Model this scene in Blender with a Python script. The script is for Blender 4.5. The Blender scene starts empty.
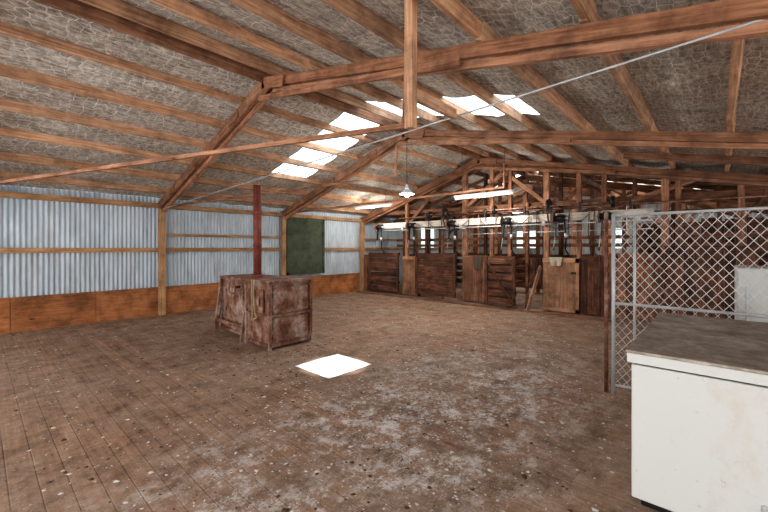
import bpy, bmesh, math, random
from mathutils import Vector, Matrix, noise
random.seed(7)
D=bpy.data; S=bpy.context.scene
F=370.0; HZ=247.0; CH=1.5
YAW=math.radians(42.2)
Fx,Fy=math.cos(YAW),math.sin(YAW); Rx,Ry=math.sin(YAW),-math.cos(YAW)
def Yat(u,X):
    t=(u-384)/F; return X*(Fy+t*Ry)/(Fx+t*Rx)

# ------------------------------------------------------------ materials
def newmat(name):
    m=D.materials.new(name); m.use_nodes=True
    nt=m.node_tree; b=nt.nodes['Principled BSDF']
    b.inputs['Specular IOR Level'].default_value=.25
    return m,nt,b
def N(nt,t,**k):
    n=nt.nodes.new(t)
    for a,v in k.items():
        if a in n.inputs: n.inputs[a].default_value=v
        else: setattr(n,a,v)
    return n
def ramp(nt,fac,stops):
    r=nt.nodes.new('ShaderNodeValToRGB'); e=r.color_ramp.elements
    while len(e)<len(stops): e.new(0.5)
    for i,(p,c) in enumerate(stops):
        e[i].position=p; e[i].color=(*c,1) if len(c)==3 else c
    nt.links.new(fac,r.inputs[0]); return r.outputs[0]
def mix(nt,a,b,fac,mode='MIX'):
    m=nt.nodes.new('ShaderNodeMix'); m.data_type='RGBA'; m.blend_type=mode
    for i,v in ((0,fac),(6,a),(7,b)):
        if isinstance(v,(int,float)): m.inputs[i].default_value=v
        elif isinstance(v,tuple): m.inputs[i].default_value=(*v,1) if len(v)==3 else v
        else: nt.links.new(v,m.inputs[i])
    return m.outputs[2]
def noi(nt,vec,scale,detail=5,rough=.6,sc=None):
    if sc:
        mp=nt.nodes.new('ShaderNodeMapping'); mp.inputs['Scale'].default_value=sc
        nt.links.new(vec,mp.inputs[0]); vec=mp.outputs[0]
    n=N(nt,'ShaderNodeTexNoise',Scale=scale,Detail=detail,Roughness=rough)
    nt.links.new(vec,n.inputs['Vector']); return n.outputs[0]
def bump(nt,b,h,st=.3,dist=.02):
    n=N(nt,'ShaderNodeBump',Strength=st,Distance=dist)
    nt.links.new(h,n.inputs['Height']); nt.links.new(n.outputs[0],b.inputs['Normal'])
def wood(name,dark,mid,light,rough=.85,grime=.5):
    m,nt,b=newmat(name)
    uv=N(nt,'ShaderNodeTexCoord'); geo=N(nt,'ShaderNodeNewGeometry')
    g=noi(nt,uv.outputs['UV'],1,6,.65,(2.2,34,1))
    c=ramp(nt,g,[(.28,dark),(.5,mid),(.74,light)])
    at=N(nt,'ShaderNodeAttribute',attribute_name='tint')
    c=mix(nt,c,at.outputs['Color'],1.0,'MULTIPLY')
    w=noi(nt,geo.outputs['Position'],2.6,6,.7)
    w=ramp(nt,w,[(.36,(1-grime,1-grime,1-grime)),(.56,(1,1,1)),(.72,(1.12,1.12,1.12))])
    c=mix(nt,c,w,1.0,'MULTIPLY')
    k=noi(nt,uv.outputs['UV'],1,3,.5,(5,11,1))
    c=mix(nt,c,ramp(nt,k,[(.24,(.35,.3,.28)),(.33,(1,1,1))]),.9,'MULTIPLY')
    nt.links.new(c,b.inputs['Base Color']); b.inputs['Roughness'].default_value=rough
    bump(nt,b,g,.35,.01); return m
def plain(name,col,rough=.6,metal=0,var=.25,scale=6,emis=None):
    m,nt,b=newmat(name)
    geo=N(nt,'ShaderNodeNewGeometry')
    n=noi(nt,geo.outputs['Position'],scale,6,.65)
    c=ramp(nt,n,[(.3,tuple(x*(1-var) for x in col)),(.65,col)])
    nt.links.new(c,b.inputs['Base Color']); b.inputs['Roughness'].default_value=rough
    b.inputs['Metallic'].default_value=metal
    if emis:
        b.inputs['Emission Color'].default_value=(1,.98,.94,1); b.inputs['Emission Strength'].default_value=emis
    bump(nt,b,n,.1,.01)
    return m
M_roofw=wood('roof_timber',(.25,.12,.062),(.49,.28,.165),(.67,.45,.30),grime=.45)
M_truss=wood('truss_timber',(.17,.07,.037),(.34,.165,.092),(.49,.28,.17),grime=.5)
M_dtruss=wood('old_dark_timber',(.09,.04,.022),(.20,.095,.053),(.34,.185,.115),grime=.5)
M_wallw=wood('wall_timber',(.25,.125,.052),(.40,.23,.115),(.54,.34,.19),grime=.4)
M_pend=wood('pen_dark_timber',(.035,.016,.010),(.10,.042,.023),(.26,.12,.068),grime=.6)
M_penm=wood('pen_timber',(.10,.042,.022),(.23,.105,.058),(.40,.21,.125),grime=.6)
M_penl=wood('pen_light_timber',(.16,.08,.045),(.30,.16,.093),(.43,.25,.155),grime=.55)
M_grey=wood('painted_beam_timber',(.38,.33,.28),(.58,.54,.48),(.74,.71,.66),grime=.35)
M_ply=wood('wall_plywood',(.25,.09,.03),(.38,.155,.062),(.49,.225,.10),grime=.5)
M_dark=plain('dark_metal',(.03,.03,.03),.5,.6)
M_galv=plain('galvanised_pipe',(.50,.51,.51),.5,.3)
M_wire=plain('galvanised_wire',(.60,.61,.60),.5,.2)
M_green=plain('green_shutter_paint',(.085,.10,.065),.85,0,.6,4)
M_white=plain('white_sheet',(.97,.97,.96),.6,0,.04,2)
M_tube=plain('lamp_tube',(.95,.95,.93),.4,0,.02,3,.6)
M_red=plain('flue_red_oxide',(.22,.065,.045),.6,.2,.5,7)
M_wool=plain('dust_fleck',(.64,.60,.55),.95,0,.35,30)
M_mat=plain('dry_muck',(.10,.06,.036),.95,0,.4,30)
M_sack=plain('wool_sack_cloth',(.42,.36,.28),.95,0,.4,9)
M_belt=plain('rubber_belt',(.09,.06,.045),.8)
M_rope=plain('sisal_rope',(.40,.30,.18),.95,0,.3,30)

def rust():
    m,nt,b=newmat('rusty_steel'); geo=N(nt,'ShaderNodeNewGeometry')
    n=noi(nt,geo.outputs['Position'],3.5,8,.75); n2=noi(nt,geo.outputs['Position'],14,6,.7,(1,1,.35))
    c=ramp(nt,n,[(.30,(.05,.024,.017)),(.43,(.16,.07,.042)),(.51,(.25,.135,.09)),(.58,(.33,.24,.195)),(.70,(.42,.37,.335))])
    c=mix(nt,c,ramp(nt,n2,[(.33,(.42,.33,.29)),(.53,(1,1,1))]),.9,'MULTIPLY')
    nt.links.new(c,b.inputs['Base Color']); b.inputs['Roughness'].default_value=.65; b.inputs['Metallic'].default_value=.1
    bump(nt,b,n,.4,.02); return m
M_rust=rust()
def iron(name,a,bb,stain):
    m,nt,b=newmat(name); geo=N(nt,'ShaderNodeNewGeometry')
    n=noi(nt,geo.outputs['Position'],3,6,.65,(2,2,.5))
    c=ramp(nt,n,[(.3,a),(.7,bb)])
    s=noi(nt,geo.outputs['Position'],1,7,.75,(5,5,.8))
    c=mix(nt,c,stain,ramp(nt,s,[(.50,(0,0,0)),(.72,(.75,.75,.75))]))
    nt.links.new(c,b.inputs['Base Color']); b.inputs['Roughness'].default_value=.6; b.inputs['Metallic'].default_value=.15
    return m
M_iron=iron('corrugated_iron',(.33,.375,.41),(.51,.565,.61),(.29,.27,.24))
M_iron2=iron('weathered_corrugated_iron',(.36,.37,.37),(.58,.60,.60),(.24,.18,.13))

def foil():
    m,nt,b=newmat('roof_foil_netting'); geo=N(nt,'ShaderNodeNewGeometry')
    P=geo.outputs['Position']
    cr=noi(nt,P,1,8,.8,(7,26,1)); cr2=noi(nt,P,1,6,.75,(16,9,1))
    base=ramp(nt,noi(nt,P,1.1,6,.7),[(.3,(.28,.235,.19)),(.5,(.41,.365,.315)),(.7,(.55,.51,.455))])
    c=mix(nt,base,ramp(nt,cr,[(.36,(.50,.47,.44)),(.5,(1,1,1)),(.60,(1.45,1.43,1.4))]),1,'MULTIPLY')
    c=mix(nt,c,ramp(nt,cr2,[(.38,(.68,.66,.64)),(.58,(1.1,1.1,1.1))]),1,'MULTIPLY')
    # hexagonal wire netting
    wob=N(nt,'ShaderNodeTexNoise',Scale=3.0,Detail=2); nt.links.new(P,wob.inputs['Vector'])
    mp=N(nt,'ShaderNodeMapping'); mp.inputs['Scale'].default_value=(8,14,1); nt.links.new(P,mp.inputs[0])
    ad=N(nt,'ShaderNodeVectorMath',operation='MULTIPLY_ADD'); nt.links.new(wob.outputs['Color'],ad.inputs[0]); ad.inputs[1].default_value=(1.5,1.5,0); nt.links.new(mp.outputs[0],ad.inputs[2])
    v=N(nt,'ShaderNodeTexVoronoi',feature='DISTANCE_TO_EDGE',Scale=1.0,Randomness=.6,voronoi_dimensions='2D'); nt.links.new(ad.outputs[0],v.inputs['Vector'])
    edge=ramp(nt,v.outputs[0],[(.0,(.9,.9,.9)),(.055,(0,0,0))])
    patch=ramp(nt,noi(nt,P,3,5,.7),[(.38,(.3,.3,.3)),(.55,(1,1,1))])
    c=mix(nt,c,(.86,.83,.79),mix(nt,edge,patch,1,'MULTIPLY'))
    nt.links.new(c,b.inputs['Base Color']); b.inputs['Roughness'].default_value=.75
    bump(nt,b,cr,.6,.03); return m
M_foil=foil()

def floor_mat():
    m,nt,b=newmat('floor_boards'); geo=N(nt,'ShaderNodeNewGeometry'); P=geo.outputs['Position']
    sp=N(nt,'ShaderNodeSeparateXYZ'); nt.links.new(P,sp.inputs[0])
    def M(op,a,bv=None):
        n=N(nt,'ShaderNodeMath',operation=op)
        for i,v in enumerate((a,bv)):
            if v is None: continue
            if isinstance(v,(int,float)): n.inputs[i].default_value=v
            else: nt.links.new(v,n.inputs[i])
        return n.outputs[0]
    bx=M('DIVIDE',sp.outputs[0],.135); idx=M('FLOOR',bx); fr=M('FRACT',bx)
    wn=N(nt,'ShaderNodeTexWhiteNoise',noise_dimensions='1D'); nt.links.new(idx,wn.inputs['W'])
    yo=M('ADD',M('DIVIDE',sp.outputs[1],3.6),M('MULTIPLY',wn.outputs[0],7)); 
    fy=M('FRACT',yo)
    wn2=N(nt,'ShaderNodeTexWhiteNoise',noise_dimensions='2D')
    cb=N(nt,'ShaderNodeCombineXYZ'); nt.links.new(idx,cb.inputs[0]); nt.links.new(M('FLOOR',yo),cb.inputs[1]); nt.links.new(cb.outputs[0],wn2.inputs['Vector'])
    tint=ramp(nt,wn2.outputs[0],[(0,(.80,.78,.76)),(1,(1.12,1.09,1.05))])
    gap=M('MINIMUM',M('MINIMUM',fr,M('SUBTRACT',1,fr)),M('MULTIPLY',M('MINIMUM',fy,M('SUBTRACT',1,fy)),20))
    gapc=ramp(nt,gap,[(.0,(.45,.40,.37)),(.045,(1,1,1))])
    g=noi(nt,P,1,6,.65,(34,1.6,1))
    base=ramp(nt,g,[(.28,(.185,.10,.062)),(.5,(.30,.18,.12)),(.72,(.40,.265,.185))])
    c=mix(nt,base,tint,1,'MULTIPLY'); c=mix(nt,c,gapc,1,'MULTIPLY')
    big=noi(nt,P,.55,8,.75)
    dust=ramp(nt,big,[(.38,(.1,.1,.1)),(.60,(.8,.8,.8))])
    dc=ramp(nt,noi(nt,P,9,8,.8),[(.3,(.20,.135,.095)),(.55,(.34,.255,.19)),(.7,(.50,.42,.35))])
    c=mix(nt,c,dc,dust)
    med=noi(nt,P,3.2,10,.82)
    c=mix(nt,c,ramp(nt,med,[(.36,(.46,.42,.39)),(.52,(1,1,1)),(.70,(1.25,1.22,1.2))]),.9,'MULTIPLY')
    sp2=noi(nt,P,34,7,.85)
    c=mix(nt,c,(.62,.58,.53),mix(nt,ramp(nt,sp2,[(.585,(0,0,0)),(.63,(.85,.85,.85))]),ramp(nt,big,[(.38,(.3,.3,.3)),(.56,(1,1,1))]),1,'MULTIPLY'))
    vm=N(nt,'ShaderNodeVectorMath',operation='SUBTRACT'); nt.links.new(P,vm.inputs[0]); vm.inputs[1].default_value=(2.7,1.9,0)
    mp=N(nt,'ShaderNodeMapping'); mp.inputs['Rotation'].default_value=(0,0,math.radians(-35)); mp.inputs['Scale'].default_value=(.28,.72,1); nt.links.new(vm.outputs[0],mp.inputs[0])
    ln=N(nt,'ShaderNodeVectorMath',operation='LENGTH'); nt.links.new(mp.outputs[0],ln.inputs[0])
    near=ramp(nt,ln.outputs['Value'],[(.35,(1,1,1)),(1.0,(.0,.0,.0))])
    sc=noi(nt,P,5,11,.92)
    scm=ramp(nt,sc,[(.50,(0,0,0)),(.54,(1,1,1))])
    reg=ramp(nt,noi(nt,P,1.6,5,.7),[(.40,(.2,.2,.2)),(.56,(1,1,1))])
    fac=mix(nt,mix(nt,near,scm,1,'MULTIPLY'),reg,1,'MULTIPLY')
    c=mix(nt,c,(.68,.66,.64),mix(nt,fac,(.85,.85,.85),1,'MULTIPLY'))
    nt.links.new(c,b.inputs['Base Color']); 
    b.inputs['Specular IOR Level'].default_value=.1
    r=ramp(nt,med,[(.3,(.8,.8,.8)),(.7,(.95,.95,.95))]); nt.links.new(r,b.inputs['Roughness'])
    bump(nt,b,gapc,.35,.01); return m
M_floor=floor_mat()

def dirtywhite(name,stain=(.42,.30,.19)):
    m,nt,b=newmat(name); geo=N(nt,'ShaderNodeNewGeometry'); P=geo.outputs['Position']
    a=noi(nt,P,3.2,8,.75,(1,1,.7)); 
    c=mix(nt,(.53,.53,.50),stain,ramp(nt,a,[(.55,(0,0,0)),(.75,(.45,.45,.45))]))
    s=noi(nt,P,20,8,.8)
    c=mix(nt,c,(.27,.18,.115),ramp(nt,s,[(.62,(0,0,0)),(.68,(.8,.8,.8))]))
    nt.links.new(c,b.inputs['Base Color']); b.inputs['Roughness'].default_value=.5; return m
M_fr=dirtywhite('freezer_enamel')
def toprust():
    m,nt,b=newmat('freezer_dirty_lid'); geo=N(nt,'ShaderNodeNewGeometry'); P=geo.outputs['Position']
    a=noi(nt,P,4.5,9,.82)
    c=ramp(nt,a,[(.32,(.15,.115,.085)),(.47,(.27,.23,.185)),(.57,(.38,.335,.28)),(.70,(.56,.51,.45))])
    nt.links.new(c,b.inputs['Base Color']); b.inputs['Roughness'].default_value=.8; return m
M_frtop=toprust()
def skym():
    m=D.materials.new('translucent_skylight_sheet'); m.use_nodes=True; nt=m.node_tree; nt.nodes.clear()
    o=N(nt,'ShaderNodeOutputMaterial'); t=N(nt,'ShaderNodeBsdfTransparent',Color=(.72,.88,1,1)); l=N(nt,'ShaderNodeBsdfTranslucent',Color=(.7,.82,.92,1))
    x=N(nt,'ShaderNodeMixShader',Fac=.6); nt.links.new(t.outputs[0],x.inputs[1]); nt.links.new(l.outputs[0],x.inputs[2]); nt.links.new(x.outputs[0],o.inputs[0]); return m
M_sky=skym()
def glassm():
    m=D.materials.new('window_glass'); m.use_nodes=True; nt=m.node_tree; nt.nodes.clear()
    o=N(nt,'ShaderNodeOutputMaterial'); t=N(nt,'ShaderNodeBsdfTransparent',Color=(.55,.62,.60,1)); l=N(nt,'ShaderNodeBsdfGlossy',Roughness=.05)
    x=N(nt,'ShaderNodeMixShader',Fac=.05); nt.links.new(t.outputs[0],x.inputs[1]); nt.links.new(l.outputs[0],x.inputs[2]); nt.links.new(x.outputs[0],o.inputs[0]); return m
M_glass=glassm()

# ------------------------------------------------------------ mesh builder
class MB:
    def __init__(s,name,mats):
        s.name=name; s.mats=mats; s.bm=bmesh.new(); s.uv=s.bm.loops.layers.uv.new('UVMap'); s.tc=s.bm.loops.layers.float_color.new('tint')
    def mi(s,m):
        if m is None: return 0
        if m not in s.mats: s.mats.append(m)
        return s.mats.index(m)
    def setf(s,f,uvs,t,mi,smooth=False):
        f.material_index=mi; f.smooth=smooth
        for l,u in zip(f.loops,uvs): l[s.uv].uv=u; l[s.tc]=(t[0],t[1],t[2],1)
    def tint(s,amt=.22):
        k=1+random.uniform(-amt,amt); w=random.uniform(-.04,.04); return (k*(1+w),k,k*(1-w))
    def beam(s,p0,p1,w,h,up=(0,0,1),mat=None,tint=None,roll=0,taper=1):
        p0=Vector(p0);p1=Vector(p1); a=(p1-p0); L=a.length; a.normalize(); up=Vector(up)
        if abs(a.dot(up))>.99: up=Vector((1,0,0))
        sd=a.cross(up).normalized(); u2=sd.cross(a).normalized()
        t=tint or s.tint(); mi=s.mi(mat); ou=random.uniform(0,50); ov=random.uniform(0,50)
        c=[(-w/2,-h/2),(w/2,-h/2),(w/2,h/2),(-w/2,h/2)]
        A=[s.bm.verts.new(p0+sd*x+u2*y) for x,y in c]; B=[s.bm.verts.new(p1+sd*x*taper+u2*y*taper) for x,y in c]
        per=[0,w,w+h,2*w+h,2*w+2*h]
        for i in range(4):
            j=(i+1)%4
            f=s.bm.faces.new((A[i],B[i],B[j],A[j]))
            s.setf(f,[(ou,ov+per[i]),(ou+L,ov+per[i]),(ou+L,ov+per[i+1]),(ou,ov+per[i+1])],t,mi)
        for V in (A,B):
            f=s.bm.faces.new(V); s.setf(f,[(ou,ov+k*.05) for k in range(4)],t,mi)
    def box(s,x0,x1,y0,y1,z0,z1,mat=None,tint=None,axis='z'):
        if axis=='z': s.beam(((x0+x1)/2,(y0+y1)/2,z0),((x0+x1)/2,(y0+y1)/2,z1),y1-y0,x1-x0,(1,0,0),mat,tint)
        elif axis=='x': s.beam((x0,(y0+y1)/2,(z0+z1)/2),(x1,(y0+y1)/2,(z0+z1)/2),y1-y0,z1-z0,(0,0,1),mat,tint)
        else: s.beam(((x0+x1)/2,y0,(z0+z1)/2),((x0+x1)/2,y1,(z0+z1)/2),x1-x0,z1-z0,(0,0,1),mat,tint)
    def tube(s,p0,p1,r,n=8,mat=None,r2=None,cap=True):
        p0=Vector(p0);p1=Vector(p1); a=(p1-p0).normalized(); r2=r if r2 is None else r2
        up=Vector((0,0,1)) if abs(a.z)<.9 else Vector((1,0,0)); sd=a.cross(up).normalized(); u2=sd.cross(a)
        mi=s.mi(mat); t=(1,1,1)
        A=[];B=[]
        for i in range(n):
            an=2*math.pi*i/n; v=sd*math.cos(an)+u2*math.sin(an); A.append(s.bm.verts.new(p0+v*r)); B.append(s.bm.verts.new(p1+v*r2))
        for i in range(n):
            j=(i+1)%n; f=s.bm.faces.new((A[i],A[j],B[j],B[i])); s.setf(f,[(0,0)]*4,t,mi,n>5)
        if cap:
            s.setf(s.bm.faces.new(A[::-1]),[(0,0)]*n,t,mi); s.setf(s.bm.faces.new(B),[(0,0)]*n,t,mi)
    def path(s,pts,r,n=6,mat=None):
        for a,b in zip(pts,pts[1:]): s.tube(a,b,r,n,mat)
    def grid(s,fn,nu,nv,mat=None,smooth=True):
        mi=s.mi(mat); V=[[s.bm.verts.new(fn(i/nu,j/nv)) for j in range(nv+1)] for i in range(nu+1)]
        for i in range(nu):
            for j in range(nv):
                f=s.bm.faces.new((V[i][j],V[i+1][j],V[i+1][j+1],V[i][j+1])); s.setf(f,[(0,0)]*4,(1,1,1),mi,smooth)
    def done(s,bevel=0,parent=None):
        s.bm.normal_update()
        bmesh.ops.recalc_face_normals(s.bm,faces=s.bm.faces[:])
        vs=[v.co for v in s.bm.verts]
        lo=Vector([min(v[i] for v in vs) for i in range(3)]); hi=Vector([max(v[i] for v in vs) for i in range(3)])
        c=Vector(((lo.x+hi.x)/2,(lo.y+hi.y)/2,lo.z))
        bmesh.ops.translate(s.bm,verts=s.bm.verts[:],vec=-c)
        me=D.meshes.new(s.name); s.bm.to_mesh(me); s.bm.free()
        for m in s.mats: me.materials.append(m)
        o=D.objects.new(s.name,me); o.location=c; S.collection.objects.link(o)
        if parent: o.parent=parent
        if bevel:
            b=o.modifiers.new('bevel','BEVEL'); b.width=bevel; b.segments=2; b.limit_method='ANGLE'
        return o
def empty(name):
    o=D.objects.new(name,None); S.collection.objects.link(o); return o

# ------------------------------------------------------------ shell
RY=4.7; RZ=4.03; SL=.31; SR=.22
X0,X1=-3.2,17.5; YL=9.25; YR=-4.6
def rz(y): return RZ-SL*(y-RY) if y>RY else RZ-SR*(RY-y)

b=MB('floor',[M_floor]); b.box(X0,X1,YR,YL+.1,-.06,0,axis='y'); b.done()

purl=[4.82,5.42,6.08,6.75,7.42,8.1,8.78]+[4.46,3.7,2.94,2.18,1.42,.66,-.1,-.85,-1.6,-2.35,-3.1,-3.85,-4.5]
def sheet(mb,xa,xb,ya,yb,mat,amp=1,du=.12,dz=0):
    nu=max(1,int((xb-xa)/du)); nv=max(1,int((yb-ya)/du))
    def fn(u,v):
        x=xa+(xb-xa)*u; y=ya+(yb-ya)*v; z=rz(y)+dz
        d=min(abs(y-p) for p in purl)
        z-=amp*(.10*min(d,.35)*(1+.5*noise.noise(Vector((x*1.3,y*2,0))))+.022*noise.noise(Vector((x*3,y*5,1))))
        return Vector((x,y,z))
    mb.grid(fn,nu,nv,mat)
b=MB('ceiling',[M_foil])
SK=[(4.45,5.38,1.9,7.45),(12.2,13.1,4.2,8.0)]
xs=[X0,4.45,5.38,12.2,13.1,X1]
for i in range(5):
    xa,xb=xs[i],xs[i+1]
    sk=[k for k in SK if k[0]==xa]
    if sk:
        for p,q in ((YR,sk[0][2]),(sk[0][3],YL)): sheet(b,xa-.12,xb+.12,p,q,M_foil,dz=.012)
    else:
        sheet(b,xa,xb,YR,RY,M_foil); sheet(b,xa,xb,RY,YL,M_foil)
b.done()
for k,(xa,xb,ya,yb) in enumerate(SK):
    b=MB('skylight',[M_sky])
    for (p,q) in ((ya-.05,RY),(RY,yb+.05)):
        b.grid(lambda u,v,p=p,q=q:Vector((xa-.05+(xb-xa+.1)*u,p+(q-p)*v,rz(p+(q-p)*v)+.035+.012*math.sin(u*(xb-xa)/.076*2*math.pi))),96,4)
    b.done()

b=MB('roof_purlins',[M_roofw])
for y in purl:
    z=rz(y)-.075
    n=Vector((0,SL if y>RY else -SR,1)).normalized()
    cuts=[X0,-.3,2.76,5.84,8.96,12.04,15.12,X1]
    for a,c in zip(cuts,cuts[1:]):
        dz=random.uniform(-.008,.008); h=.125+random.uniform(-.015,.015)
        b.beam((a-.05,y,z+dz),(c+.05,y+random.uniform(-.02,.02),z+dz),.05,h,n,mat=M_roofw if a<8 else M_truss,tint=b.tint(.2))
b.done()

def truss(X,name='roof_truss'):
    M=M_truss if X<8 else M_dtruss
    b=MB(name,[M]); dz=-.145
    ye=YL-.08
    def pt(y,off=0,dx=0): return (X+dx,y,rz(y)+dz-.06+off)
    b.beam(pt(ye,-.03,-.035),pt(RY-.05,-.03,-.035),.05,.16)
    b.beam(pt(ye,-.12,.035),pt(RY+.1,-.10,.035),.05,.15)
    b.beam(pt(RY+.05,.0,-.03),pt(YR,.0,-.03),.05,.11)
    b.beam(pt(RY-.1,-.12,.03),pt(YR,-.085,.03),.05,.06)
    b.beam(pt(RY+.15,-.17,-.06),pt(1.6,-.10,-.06),.03,.07)
    for sx in (-.075,.08):
        b.beam((X+sx,RY+.45,rz(RY+.45)-.25),(X+sx,RY-.02,rz(RY)-.25),.025,.16)
        b.beam((X+sx,RY+.02,rz(RY)-.25),(X+sx,RY-.5,rz(RY-.5)-.25),.025,.15)
    for y in (5.6,7.0,8.3):
        b.beam((X-.075,y+.15,rz(y+.15)-.25),(X-.075,y-.15,rz(y-.15)-.25),.03,.13)
    if 1<X<3: b.tube((X,ye,2.33),(X,YR,2.86),.008,6,M_galv)
    b.box(X-.06,X+.06,YL-.17,YL-.06,0,rz(YL)-.2,M_wallw)
    return b.done()
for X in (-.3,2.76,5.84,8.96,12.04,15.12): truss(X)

b=MB('ceiling_rafters',[M_dtruss])
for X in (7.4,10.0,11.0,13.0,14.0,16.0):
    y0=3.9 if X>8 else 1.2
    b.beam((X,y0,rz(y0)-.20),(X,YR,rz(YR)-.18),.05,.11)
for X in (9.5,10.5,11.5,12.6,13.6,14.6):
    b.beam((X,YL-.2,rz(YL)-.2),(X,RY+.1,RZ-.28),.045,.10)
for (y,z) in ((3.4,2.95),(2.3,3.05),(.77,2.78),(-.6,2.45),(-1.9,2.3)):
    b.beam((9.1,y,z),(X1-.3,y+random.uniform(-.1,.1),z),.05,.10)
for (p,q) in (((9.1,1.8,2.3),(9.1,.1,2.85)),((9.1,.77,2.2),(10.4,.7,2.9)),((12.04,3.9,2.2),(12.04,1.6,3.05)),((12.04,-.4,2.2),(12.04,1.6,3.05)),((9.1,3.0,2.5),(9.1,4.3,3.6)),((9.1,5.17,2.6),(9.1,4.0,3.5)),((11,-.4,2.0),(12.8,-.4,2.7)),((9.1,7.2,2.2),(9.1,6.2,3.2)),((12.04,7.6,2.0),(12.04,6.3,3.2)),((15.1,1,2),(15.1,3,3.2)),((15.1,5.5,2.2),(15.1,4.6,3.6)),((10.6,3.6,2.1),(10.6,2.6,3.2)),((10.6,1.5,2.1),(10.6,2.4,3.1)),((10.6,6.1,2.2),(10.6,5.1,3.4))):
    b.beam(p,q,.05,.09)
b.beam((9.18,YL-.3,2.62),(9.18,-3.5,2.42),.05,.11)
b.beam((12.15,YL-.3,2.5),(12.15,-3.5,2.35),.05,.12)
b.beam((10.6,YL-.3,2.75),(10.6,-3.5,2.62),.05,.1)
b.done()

b=MB('ridge_board',[M_truss]); b.beam((X0,RY,RZ-.14),(X1,RY,RZ-.14),.045,.2); b.done()
b=MB('hanging_post',[M_roofw]); b.beam((2.12,1.66,2.36),(2.12,1.66,rz(1.66)),.06,.07,(0,1,0)); b.beam((2.12,1.66,2.62),(2.72,1.66,2.62),.04,.08); b.done()
b=MB('wind_brace',[M_truss]); b.beam((-.28,9.1,2.42),(2.66,2.15,2.62),.04,.045); b.beam((2.66,2.15,2.62),(2.7,2.15,rz(2.15)-.2),.04,.05); b.done()
b=MB('wind_brace',[M_truss]); b.beam((2.85,9.1,2.40),(5.75,4.9,2.95),.035,.045); b.beam((5.75,4.9,2.95),(5.8,4.9,3.75),.04,.05); b.done()
b=MB('wind_brace',[M_truss]); b.beam((5.9,9.1,2.45),(8.9,4.0,3.0),.04,.05); b.beam((8.9,4.0,3.0),(8.92,4.0,3.6),.04,.07); b.done()

def corr(mb,xa,xb,y,za,zb,mat,axis='x',amp=.010,pitch=.076):
    n=int((xb-xa)/pitch*8)
    def fn(u,v):
        t=xa+(xb-xa)*u; o=amp*math.sin(t/pitch*2*math.pi); z=za+(zb-za)*v
        return Vector((t,y+o,z)) if axis=='x' else Vector((y+o,t,z))
    mb.grid(fn,n,1,mat)
b=MB('wall_left',[M_iron])
WX0,WX1,WZ0,WZ1=12.45,13.45,1.45,2.3
corr(b,X0,WX0,YL,0,rz(YL)+.02,M_iron); corr(b,WX1,X1,YL,0,rz(YL)+.02,M_iron)
corr(b,WX0,WX1,YL,0,WZ0,M_iron); corr(b,WX0,WX1,YL,WZ1,rz(YL)+.02,M_iron)
b.done()
b=MB('window_1',[M_wallw]); 
for (xa,xb,za,zb) in ((WX0-.05,WX0,WZ0-.05,WZ1+.05),(WX1,WX1+.05,WZ0-.05,WZ1+.05),(WX0,WX1,WZ0-.05,WZ0),(WX0,WX1,WZ1,WZ1+.05),((WX0+WX1)/2-.02,(WX0+WX1)/2+.02,WZ0,WZ1)):
    b.box(xa,xb,YL-.06,YL-.02,za,zb,M_grey)
b.box(WX0,WX1,YL-.042,YL-.036,WZ0,WZ1,M_glass); b.done()
b=MB('trim_1',[M_ply])
x=X0
while x<8.7:
    w=1.2 if x+1.2<8.8 else 8.85-x
    b.box(x+.004,x+w-.004,YL-.075,YL-.055,.0,.60+random.uniform(-.02,.02),axis='x',tint=b.tint(.16)); x+=w
b.box(X0,8.85,YL-.10,YL-.055,.585,.615,M_ply,axis='x')
b.done()
b=MB('wall_girts',[M_wallw])
cuts=[X0,-.3,2.76,5.84,8.96,12.04,15.12,X1]
for i,(a,c) in enumerate(zip(cuts,cuts[1:])):
    b.box(a+.06,c-.06,YL-.10,YL-.03,1.39,1.48,axis='x')
    b.box(a+.06,c-.06,YL-.12,YL-.02,2.36,2.46,axis='x')
    if i>=2 and i!=3: b.box(a+.06,c-.06,YL-.10,YL-.03,1.74,1.80,axis='x')
b.done()
b=MB('green_shutter',[M_green]); b.box(5.95,7.25,YL-.15,YL-.12,.74,2.30,axis='z')
for (xa,xb,za,zb) in ((5.93,7.27,.70,.78),(5.93,7.27,2.26,2.34),(5.93,5.99,.7,2.34),(7.21,7.27,.7,2.34)): b.box(xa,xb,YL-.17,YL-.10,za,zb,M_green)
b.done()

b=MB('wall_far',[M_iron2])
def seg(ya,yb,za,zb):
    n=max(2,int((yb-ya)/.076*6))
    b.grid(lambda u,v:Vector((X1-.05+.01*math.sin((ya+(yb-ya)*u)/.076*2*math.pi),ya+(yb-ya)*u,za+((rz(ya+(yb-ya)*u) if zb is None else zb)-za)*v)),n,1,M_iron2)
prev=YR
wins=[(2.9,3.6),(6.3,7.2)]
for (a,c) in wins:
    if prev<RY<a: seg(prev,RY,0,None); prev=RY
    seg(prev,a,0,None); seg(a,c,0,1.45); seg(a,c,2.25,None); prev=c
seg(prev,YL,0,None)
b.done()
for k,(a,c) in enumerate(wins):
    b=MB('window_%d'%(k+2),[M_grey])
    for (ya,yb,za,zb) in ((a-.05,a,1.4,2.3),(c,c+.05,1.4,2.3),(a,c,1.4,1.45),(a,c,2.25,2.3),((a+c)/2-.02,(a+c)/2+.02,1.45,2.25)):
        b.box(X1-.12,X1-.07,ya,yb,za,zb,M_grey)
    b.box(X1-.10,X1-.09,a,c,1.45,2.25,M_glass); b.done()
b=MB('wall_far_boards',[M_penm])
y=YR
while y<YL-.1:
    b.box(X1-.17,X1-.14,y+.003,min(y+.197,YL-.1),.0,1.15); y+=.2
for y in (-3,-1.2,.75,2.3,3.9,5.1,6.6,8): b.box(X1-.26,X1-.17,y-.05,y+.05,0,rz(y)-.15,M_truss)
b.done()

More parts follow.
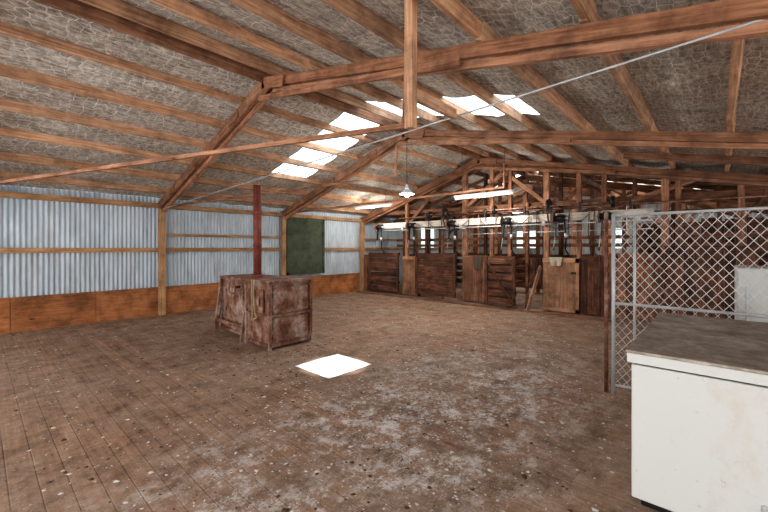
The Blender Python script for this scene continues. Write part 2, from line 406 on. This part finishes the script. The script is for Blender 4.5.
# ------------------------------------------------------------ shearing stand pen line
PX=8.98
pens=empty('catching_pens')
def post(y,x=PX,w=.09,zt=None,mat=None,name='pen_post'):
    b=MB(name,[mat or M_penm]); b.beam((x+.12,y,0),(x+.12+random.uniform(-.015,.015),y+random.uniform(-.02,.02),(zt or rz(y)-.14)),w,w,(1,0,0)); b.done(parent=pens)
for u in (405,463,490,508,545,578,603,664,679): post(Yat(u,PX),w=.12 if u in(463,545,664) else .09,mat=M_truss if u in (463,545,664,405) else M_penm)
post(Yat(440,PX),zt=2.3,w=.07); post(Yat(525,PX),zt=2.6,w=.06)
post(-.3);post(-1.2); post(-2.6)
def panel(u0,u1,kind,mat,z0=.03,z1=1.22,dx=0.0,name='pen_door',swing=0):
    ya,yb=Yat(u1,PX)+.01,min(Yat(u0,PX)-.01,YL-.2)
    b=MB(name,[mat]); x=PX-.03+dx
    if kind=='v':
        n=max(1,round((yb-ya)/.14)); w=(yb-ya)/n
        for i in range(n): b.box(x,x+.022,ya+i*w+.003,ya+(i+1)*w-.003,z0+random.uniform(0,.03),z1+random.uniform(-.07,.02),mat,b.tint(.4))
    elif kind=='h':
        n=round((z1-z0)/.16); h=(z1-z0)/n
        for i in range(n):
            e=random.uniform(-.012,.012); zc=z0+(i+.5)*h
            b.beam((x+.012,ya,zc+e),(x+.012,yb,zc-e),.022,h-.012,mat=mat,tint=b.tint(.45))
        for yy in (ya+.04,yb-.04): b.box(x-.03,x,yy-.04,yy+.04,z0,z1,mat)
    elif kind=='slat':
        n=round((z1-z0)/.19); h=(z1-z0)/n
        for i in range(n): b.box(x,x+.022,ya,yb,z0+i*h+.02,z0+(i+1)*h-.025,mat,b.tint(.4),axis='y')
        for yy in (ya+.04,yb-.04,): b.box(x-.03,x,yy-.04,yy+.04,z0,z1,mat)
        b.beam((x-.02,ya+.06,z0+.1),(x-.02,yb-.06,z1-.1),.02,.08,(1,0,0))
    else:
        b.box(x,x+.02,ya,yb,z0,z1,mat,b.tint(.1))
        b.box(x-.03,x,ya,yb,z1-.09,z1,mat,b.tint(.35),axis='y'); b.box(x-.03,x,ya,yb,z0,z0+.08,mat,b.tint(.35),axis='y')
        b.box(x-.03,x,ya,ya+.07,z0,z1,mat,b.tint(.35)); b.box(x-.035,x-.0,ya+.05,ya+.16,z1-.35,z1-.30,M_dark)
    b.box(x+.022,x+.07,ya,yb,z1-.06,z1+.02,mat,axis='y'); b.box(x+.022,x+.07,ya,yb,z0+.25,z0+.33,mat,axis='y')
    return b.done(parent=pens)
panel(357,371,'v',M_penm); panel(372,402,'h',M_pend,z0=.10,z1=1.30,dx=-.12)
panel(403,421,'ply',M_penl,z1=1.2); panel(423,463,'h',M_pend,z0=.14,z1=1.30,dx=-.35)
panel(464,488,'v',M_penm,z1=1.26); panel(490,521,'slat',M_pend,z0=.08,z1=1.26,dx=-.28)
panel(492,519,'h',M_pend,z0=.2,z1=1.1,dx=-.2)
panel(522,541,'v',M_pend,z0=.45,z1=1.2,dx=.5)
panel(543,580,'ply',M_penl,z1=1.24); panel(581,608,'v',M_pend,z1=1.28)
panel(609,662,'v',M_penm,z1=1.35); panel(664,760,'v',M_pend,z1=1.5)
b=MB('leaning_timber',[M_penl]); b.beam((PX-.5,Yat(527,PX-.5),0.02),(PX-.02,Yat(541,PX),1.05),.03,.09); b.done(parent=pens)
b=MB('shearing_board_edge',[M_penm]); b.beam((PX-.48,1.2,.02),(PX-.48,8.9,.02),.06,.04); b.done(parent=pens)
b=MB('back_pen_fence',[M_pend])
for y in (7.3,5.2,3.05,.7,-1.3):
    for z in (.25,.5,.75,1.0,1.22): b.beam((PX+.25,y,z),(14.0,y+random.uniform(-.03,.03),z+random.uniform(-.02,.02)),.03,.11)
    for x in (10.4,12.1,13.6): b.box(x-.05,x+.05,y+.02,y+.10,0,rz(y)-.15,M_pend)
for z in (.2,.45,.7,.95,1.2): b.beam((12.3,YL-.3,z),(12.3,-2.4,z),.03,.12,mat=M_penm)
for y in (8.2,6.6,4.4,2.0,1.1,-.4): b.box(12.33,12.43,y-.05,y+.05,0,rz(y)-.15,M_penm)
for z in (1.55,1.75,2.55): b.beam((10.6,YL-.3,z),(10.6,-1.5,z),.04,.09,mat=M_penm)
for y in (8.6,7.6,6.1,4.9,3.6,2.4,1.5,0): b.box(10.56,10.66,y-.04,y+.04,0,rz(y)-.15,M_penm)
for y in (8.0,6.9,5.7,3.9,2.8): b.box(14.5,14.6,y-.05,y+.05,0,rz(y)-.15,M_truss)
y=-3.2
while y<1.6:
    w=random.uniform(.12,.2); b.box(12.6,12.63,y,y+w-.006,0.05,2.15+random.uniform(-.12,.1),random.choice((M_pend,M_penm,M_penm)),b.tint(.4)); y+=w
for z in (.6,1.4,2.05): b.box(12.54,12.6,-3.2,1.6,z,z+.1,M_penm,axis='y')
b.done(parent=pens)

gear=empty('shearing_overhead_gear')
b=MB('beam',[M_grey]); ya,yb=.95,8.3; n=3
for i in range(n): b.box(PX-.12,PX-.06,ya+(yb-ya)*i/n,ya+(yb-ya)*(i+1)/n-.005,2.09,2.26,M_grey,b.tint(.08),axis='y')
for y in (1.2,3.0,5.17,7.2): b.box(PX-.22,PX+.06,y-.03,y+.03,1.98,2.1,M_grey)
b.done(parent=gear)
b=MB('drive_shafts',[M_galv])
b.tube((PX-.24,ya,2.02),(PX-.24,yb,2.02),.016,6,M_galv); b.tube((PX-.30,ya+.3,2.42),(PX-.30,6.3,2.42),.018,6,M_rust); b.tube((PX-.15,ya,1.86),(PX-.15,4.9,1.84),.012,6,M_galv); b.tube((PX+.0,-2,2.36),(PX,7.5,2.40),.02,6,M_rust)
for y in (1.3,2.2,3.4,4.4,5.5,6.2): b.box(PX-.33,PX-.27,y-.02,y+.02,2.25,2.46,M_dark); 
for y,r in ((1.6,.12),(2.85,.16),(4.15,.11),(5.6,.15),(6.1,.09)): b.tube((PX-.30,y-.025,2.42),(PX-.30,y+.025,2.42),r,20,M_dark); b.tube((PX-.30,y-.03,2.42),(PX-.30,y+.03,2.42),r*.35,12,M_rust)
for y,r in ((2.85,.16),(5.6,.15)):
    for s in (-1,1): b.beam((PX-.30+s*r,y,2.42),(PX-.24+s*.07,y,2.04),.04,.006,(1,0,0),mat=M_belt)
b.done(parent=gear)
for u in (380,412,452,507,560,606):
    y=Yat(u,PX-.24); x=PX-.26
    b=MB('shearing_machine',[M_dark])
    b.tube((x-.02,y-.13,2.13),(x-.02,y+.10,2.13),.07,14,M_dark); b.tube((x-.02,y+.10,2.13),(x-.02,y+.125,2.13),.12,18,M_rust); b.tube((x-.02,y-.17,2.13),(x-.02,y-.13,2.13),.04,10,M_galv)
    b.box(x-.02,x+.13,y-.05,y+.05,2.17,2.23,M_dark,axis='x')
    b.path([(x-.02,y-.1,2.06),(x-.10,y-.16,1.75),(x-.04,y-.13,1.45),(x+.03,y-.2,1.28)],.018,6,M_dark)
    b.tube((x-.10,y-.16,1.80),(x-.10,y-.16,1.70),.035,8,M_galv)
    b.beam((x-.02,y+.05,2.1),(x-.02,y+.08,1.72),.02,.05,mat=M_dark)
    b.path([(x,y+.06,2.06),(x-.03,y+.12,1.5)],.006,4,M_wire); b.tube((x-.03,y+.12,1.5),(x-.03,y+.12,1.42),.02,6,M_penm)
    b.done(parent=gear)
b=MB('hanging_cords',[M_belt])
for u,z in ((430,1.4),(443,1.7),(470,1.5),(482,1.75),(497,1.5),(530,1.35),(538,1.6),(590,1.3),(595,1.6),(570,1.7)):
    y=Yat(u,PX-.1); b.path([(PX-.16,y,2.25),(PX-.17,y+.02,1.8),(PX-.14,y-.03,z)],.01,5)
for ua,ub,zz in ((430,470,.25),(482,530,.35),(538,590,.3)):
    y1,y2=Yat(ua,PX-.1),Yat(ub,PX-.1)
    b.path([(PX-.2,y1+(y2-y1)*t/8,2.2-zz*4*(t/8)*(1-t/8)) for t in range(9)],.009,5)
b.done(parent=gear)
for u,mat,w in ((478,M_belt,.28),(556,M_sack,.3)):
    y=Yat(u,PX-.08)
    b=MB('hanging_cloth',[mat]); b.grid(lambda a,c:Vector((PX-.10-.03*math.sin(a*11)*c-.02,y+w*(a-.5)*(1-.25*c),1.27-(.36 if w<.3 else .2)*c)),14,6,mat); b.done(parent=pens)

for (x,ya,yb,z) in ((8.0,3.39,4.87,2.72),(8.0,7.0,8.45,2.72),(12.8,4.6,6.0,2.75)):
    b=MB('fluorescent_light',[M_white])
    b.box(x-.06,x+.06,ya,yb,z,z+.05,M_white,(1,1,1),axis='y')
    b.beam((x-.09,ya+.02,z+.02),(x-.09,yb-.02,z+.02),.01,.05,mat=M_white,tint=(1,1,1)); b.beam((x+.09,ya+.02,z+.02),(x+.09,yb-.02,z+.02),.01,.05,mat=M_white,tint=(1,1,1))
    b.tube((x,ya+.04,z-.03),(x,yb-.04,z-.03),.018,8,M_tube)
    for y in (ya+.2,yb-.2): b.tube((x,y,z+.05),(x,y,rz(y)-.02),.004,4,M_dark)
    for y in (ya+.02,yb-.02): b.box(x-.02,x+.02,y-.015,y+.015,z-.05,z,M_white)
    b.done()
b=MB('pendant_lamp',[M_galv]); px,py=5.7,4.56
b.tube((px,py,2.72),(px,py,RZ-.15),.005,5,M_dark); b.tube((px,py,2.64),(px,py,2.73),.03,12,M_galv); b.tube((px,py,2.54),(px,py,2.65),.15,20,M_galv,r2=.03,cap=False); b.tube((px,py,2.49),(px,py,2.60),.035,12,M_tube,r2=.02)
b.done()

# ------------------------------------------------------------ stove
def plate_frame(b,x0,x1,y0,y1,z0,z1):
    r=.025
    for x in (x0,x1):
        for y in (y0,y1): b.box(x-r,x+r,y-r,y+r,0,z1+.01,M_rust)
    for z in (z0,z1):
        for x in (x0,x1): b.box(x-r,x+r,y0,y1,z-r,z+r,M_rust,axis='y')
        for y in (y0,y1): b.box(x0,x1,y-r,y+r,z-r,z+r,M_rust,axis='x')
b=MB('steel_wood_stove',[M_rust])
x0,x1,y0,y1,zt=2.86,3.58,4.84,5.50,.97
b.box(x0,x1,y0,y1,.03,zt); plate_frame(b,x0,x1,y0,y1,.06,zt)
b.box(x0-.04,x1+.04,y0-.04,y1+.04,zt+.02,zt+.035)
b.box(x0-.03,x1+.03,y0-.03,y1+.03,.475,.505)
b.box(x0+.06,x0+.66,y0-.035,y0-.015,.54,.90); b.box(x0+.06,x0+.66,y0-.035,y0-.015,.12,.45)
for z in (.62,.82,.20,.38): b.tube((x0+.05,y0-.045,z-.03),(x0+.05,y0-.045,z+.03),.014,8)
b.tube((x0+.58,y0-.035,.72),(x0+.58,y0-.08,.72),.012,8); b.tube((x0+.58,y0-.08,.64),(x0+.58,y0-.08,.80),.012,8)
b.box(x0-.035,x0-.015,y0+.12,y1-.1,.54,.86); b.tube((x0-.05,y0+.2,.62),(x0-.05,y0+.2,.76),.013,8)
for i in range(9): b.tube((x0+.04+i*.08,y0-.03,.96),(x0+.04+i*.08,y0-.02,.96),.01,6); 
rp=[(x0-.055,y0+.33,1.01),(x0-.06,y0+.34,.8),(x0-.07,y0+.30,.55),(x0-.06,y0+.26,.45),(x0-.07,y0+.36,.40),(x0-.06,y0+.38,.6),(x0-.055,y0+.40,1.01)]
b.path(rp,.011,6,M_rope)
a0,a1,c0,c1=2.98,3.60,5.56,6.62
b.box(a0,a1,c0,c1,.03,.96); plate_frame(b,a0,a1,c0,c1,.06,.95)
b.box(a0-.04,a1+.04,c0-.02,c1+.04,.965,.985)
b.beam((a0-.14,c1-.02,0),(a0-.02,c1-.02,.95),.045,.05); b.beam((a0-.14,c0+.08,0),(a0-.02,c0+.08,.95),.045,.05)
b.beam((a0-.03,c1+.20,0),(a0+.02,c1+.03,.94),.05,.05); b.beam((a1,c1+.20,0),(a1-.02,c1+.03,.94),.05,.05)
b.beam((a0-.12,c0+.08,.22),(a0-.12,c1-.02,.22),.02,.06)
b.box(a0-.03,a0-.005,c0+.25,c1-.2,.36,.80)
for z in (.42,.74): b.tube((a0-.04,c1-.22,z-.03),(a0-.04,c1-.22,z+.03),.013,8)
yc=5.92
b.tube((a0-.03,yc,.84),(a0-.16,yc,.84),.02,8); 
pts=[(a0-.16,yc+.11*math.cos(t*math.pi/8),.84+.11*math.sin(t*math.pi/8)) for t in range(17)]
b.path(pts,.010,6); b.path([(a0-.16,yc-.11,.84),(a0-.16,yc+.11,.84)],.008,5); b.path([(a0-.16,yc,.73),(a0-.16,yc,.95)],.008,5)
fx,fy=3.17,5.74
b.tube((fx,fy,.96),(fx,fy,2.53),.065,18,M_red); b.tube((fx,fy,.98),(fx,fy,1.04),.095,18,M_red)
for z in (1.5,2.05): b.tube((fx,fy,z),(fx,fy,z+.05),.071,18,M_red)
b.done()

b=MB('bright_patch_sheet',[M_white])  # bright floor patch put in as a thin white sheet
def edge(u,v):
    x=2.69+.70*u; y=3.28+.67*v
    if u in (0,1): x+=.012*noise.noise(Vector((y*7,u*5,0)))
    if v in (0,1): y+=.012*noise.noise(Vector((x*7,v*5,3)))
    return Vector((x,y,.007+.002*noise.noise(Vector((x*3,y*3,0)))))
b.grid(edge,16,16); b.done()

b=MB('chest_freezer',[M_fr]); fx0,fx1,fy0,fy1=2.55,4.18,-.46,.39; H=.02
b.box(fx0+.01,fx1-.01,fy0+.01,fy1-.01,.05,.80+H,M_fr,(1,1,1))
b.box(fx0+.05,fx1-.05,fy0+.05,fy1-.05,.0,.05,M_dark,(1,1,1))
b.box(fx0+.02,fx1-.02,fy0+.02,fy1-.02,.80+H,.812+H,M_dark,(1,1,1))
b.box(fx0-.012,fx1+.0,fy0-.0,fy1+.01,.812+H,.868+H,M_fr,(1,1,1))
b.box(fx0-.018,fx1+.005,fy0-.005,fy1+.015,.868+H,.886+H,M_frtop,(1,1,1))
b.box(fx0-.001,fx0+.012,-.40,-.15,.10,.25,M_galv,(1,1,1))
b.done(bevel=.006)

b=MB('upright_fridge',[M_fr]); 
b.box(5.25,5.95,-.85,-.13,.05,1.29,M_fr,(1,1,1)); b.box(5.2,5.25,-.84,-.14,.45,1.28,M_fr,(1,1,1)); b.box(5.2,5.25,-.84,-.14,.07,.43,M_fr,(1,1,1)); b.box(5.28,5.9,-.8,-.2,0,.05,M_dark,(1,1,1)); b.tube((5.17,-.2,.7),(5.17,-.2,1.1),.012,8,M_galv)
b.done(bevel=.01)

b=MB('chain_link_gate',[M_galv]); gx=4.36; g0,g1=-2.2,.80; gt,gb=1.82,.10
for y in (g0,g1): b.tube((gx,y,0.0),(gx,y,gt+.02),.018,10,M_galv)
for z in (gt,.93,gb): b.tube((gx,g0,z),(gx,g1,z),.014,8,M_galv)
b.tube((gx,.62,gb),(gx,.62,gt),.012,8,M_galv)
p=.075; W=g1-g0; H=gt-gb
def wire(y0,z0,y1,z1,dx): b.tube((gx+dx,y0,z0),(gx+dx,y1,z1),.003,4,M_wire,cap=False)
sl=1.25
i=-int(H/sl/p)-1
while i*p<W:
    ys=i*p; t0=max(0,-ys); t1=min(H/sl,W-ys)
    if t1>t0+.01:
        wire(g0+ys+t0,gb+sl*t0,g0+ys+t1,gb+sl*t1,.004)
        wire(g1-ys-t0,gb+sl*t0,g1-ys-t1,gb+sl*t1,-.004)
    i+=1
b.tube((gx+.03,.87,0),(gx+.03,.87,1.86),.020,10,M_rust)
b.done()

b=MB('floor_debris',[M_wool,M_mat])
def bit(x,y,r,mat):
    mi=b.mi(mat); n=5; V=[]
    for i in range(n):
        a=2*math.pi*i/n+random.random()*.5; rr=r*random.uniform(.4,1.5); V.append(b.bm.verts.new((x+rr*math.cos(a),y+rr*math.sin(a),.0005)))
    t=b.bm.verts.new((x,y,r*.4))
    for i in range(n):
        b.setf(b.bm.faces.new((V[i],V[(i+1)%n],t)),[(0,0)]*3,(1,1,1),mi)
for i in range(4200):
    x=random.gauss(3.0,1.4); y=random.gauss(2.3,1.1)
    if x<.5: continue
    if 2.4<x<4.4 and y<.5 or (2.6<x<3.5 and 3.2<y<4.05) or (2.7<x<3.8 and y>4.7) or x>8.3 or y>9: continue
    bit(x,y,abs(random.gauss(0,.0055))+.0015,random.choice((M_wool,M_wool,M_wool,M_mat)))
for i in range(5200):
    x=random.uniform(.2,8.4); y=random.uniform(.9,9.0)
    if 2.6<x<3.8 and (4.7<y<6.9 or 3.2<y<4.05): continue
    bit(x,y,abs(random.gauss(0,.007))+.002,random.choice((M_wool,M_wool,M_mat,M_mat)))
for i in range(260):
    x=random.gauss(3.0,.5); y=random.gauss(5.0,.7)
    if x>2.7 and 4.7<y<6.9 or (2.6<x<3.5 and 3.2<y<4.05): continue
    bit(x,y,random.uniform(.006,.025),M_mat)
b.done()

w=D.worlds.new('World'); S.world=w; w.use_nodes=True
bg=w.node_tree.nodes['Background']; bg.inputs[0].default_value=(.95,.97,1,1); bg.inputs[1].default_value=3.1
def plight(loc,e,r=.1,col=(1,.96,.90)):
    l=D.lights.new('lamp','POINT'); l.energy=e; l.shadow_soft_size=r; l.color=col
    o=D.objects.new('lamp_or_fill',l); o.location=loc; S.collection.objects.link(o)
plight((5.7,4.56,2.42),60)
plight((8.0,4.1,2.6),65); plight((8.0,7.7,2.6),50)
plight((12.8,5.3,2.6),90); plight((13.2,1.5,2.4),90)  # second light has no fitting, added to brighten the back of the shed
l=D.lights.new('sheet_fill_spot','SPOT'); l.energy=380; l.spot_size=math.radians(15.5); l.spot_blend=.35; l.shadow_soft_size=.02  # added spot lamp, there only to brighten the white floor sheet
o=D.objects.new('sheet_fill_spot',l); o.location=(3.04,3.615,3.35); S.collection.objects.link(o)
S.view_settings.view_transform='Standard'; S.view_settings.look='Medium High Contrast'; S.view_settings.exposure=.42
cam=D.cameras.new('camera'); cam.sensor_width=36; cam.lens=F/768*36; cam.shift_y=-(256-HZ)/768
cam.clip_start=.05
co=D.objects.new('camera',cam); co.location=(0,0,CH); co.rotation_euler=(math.pi/2,0,YAW-math.pi/2)
S.collection.objects.link(co); S.camera=co
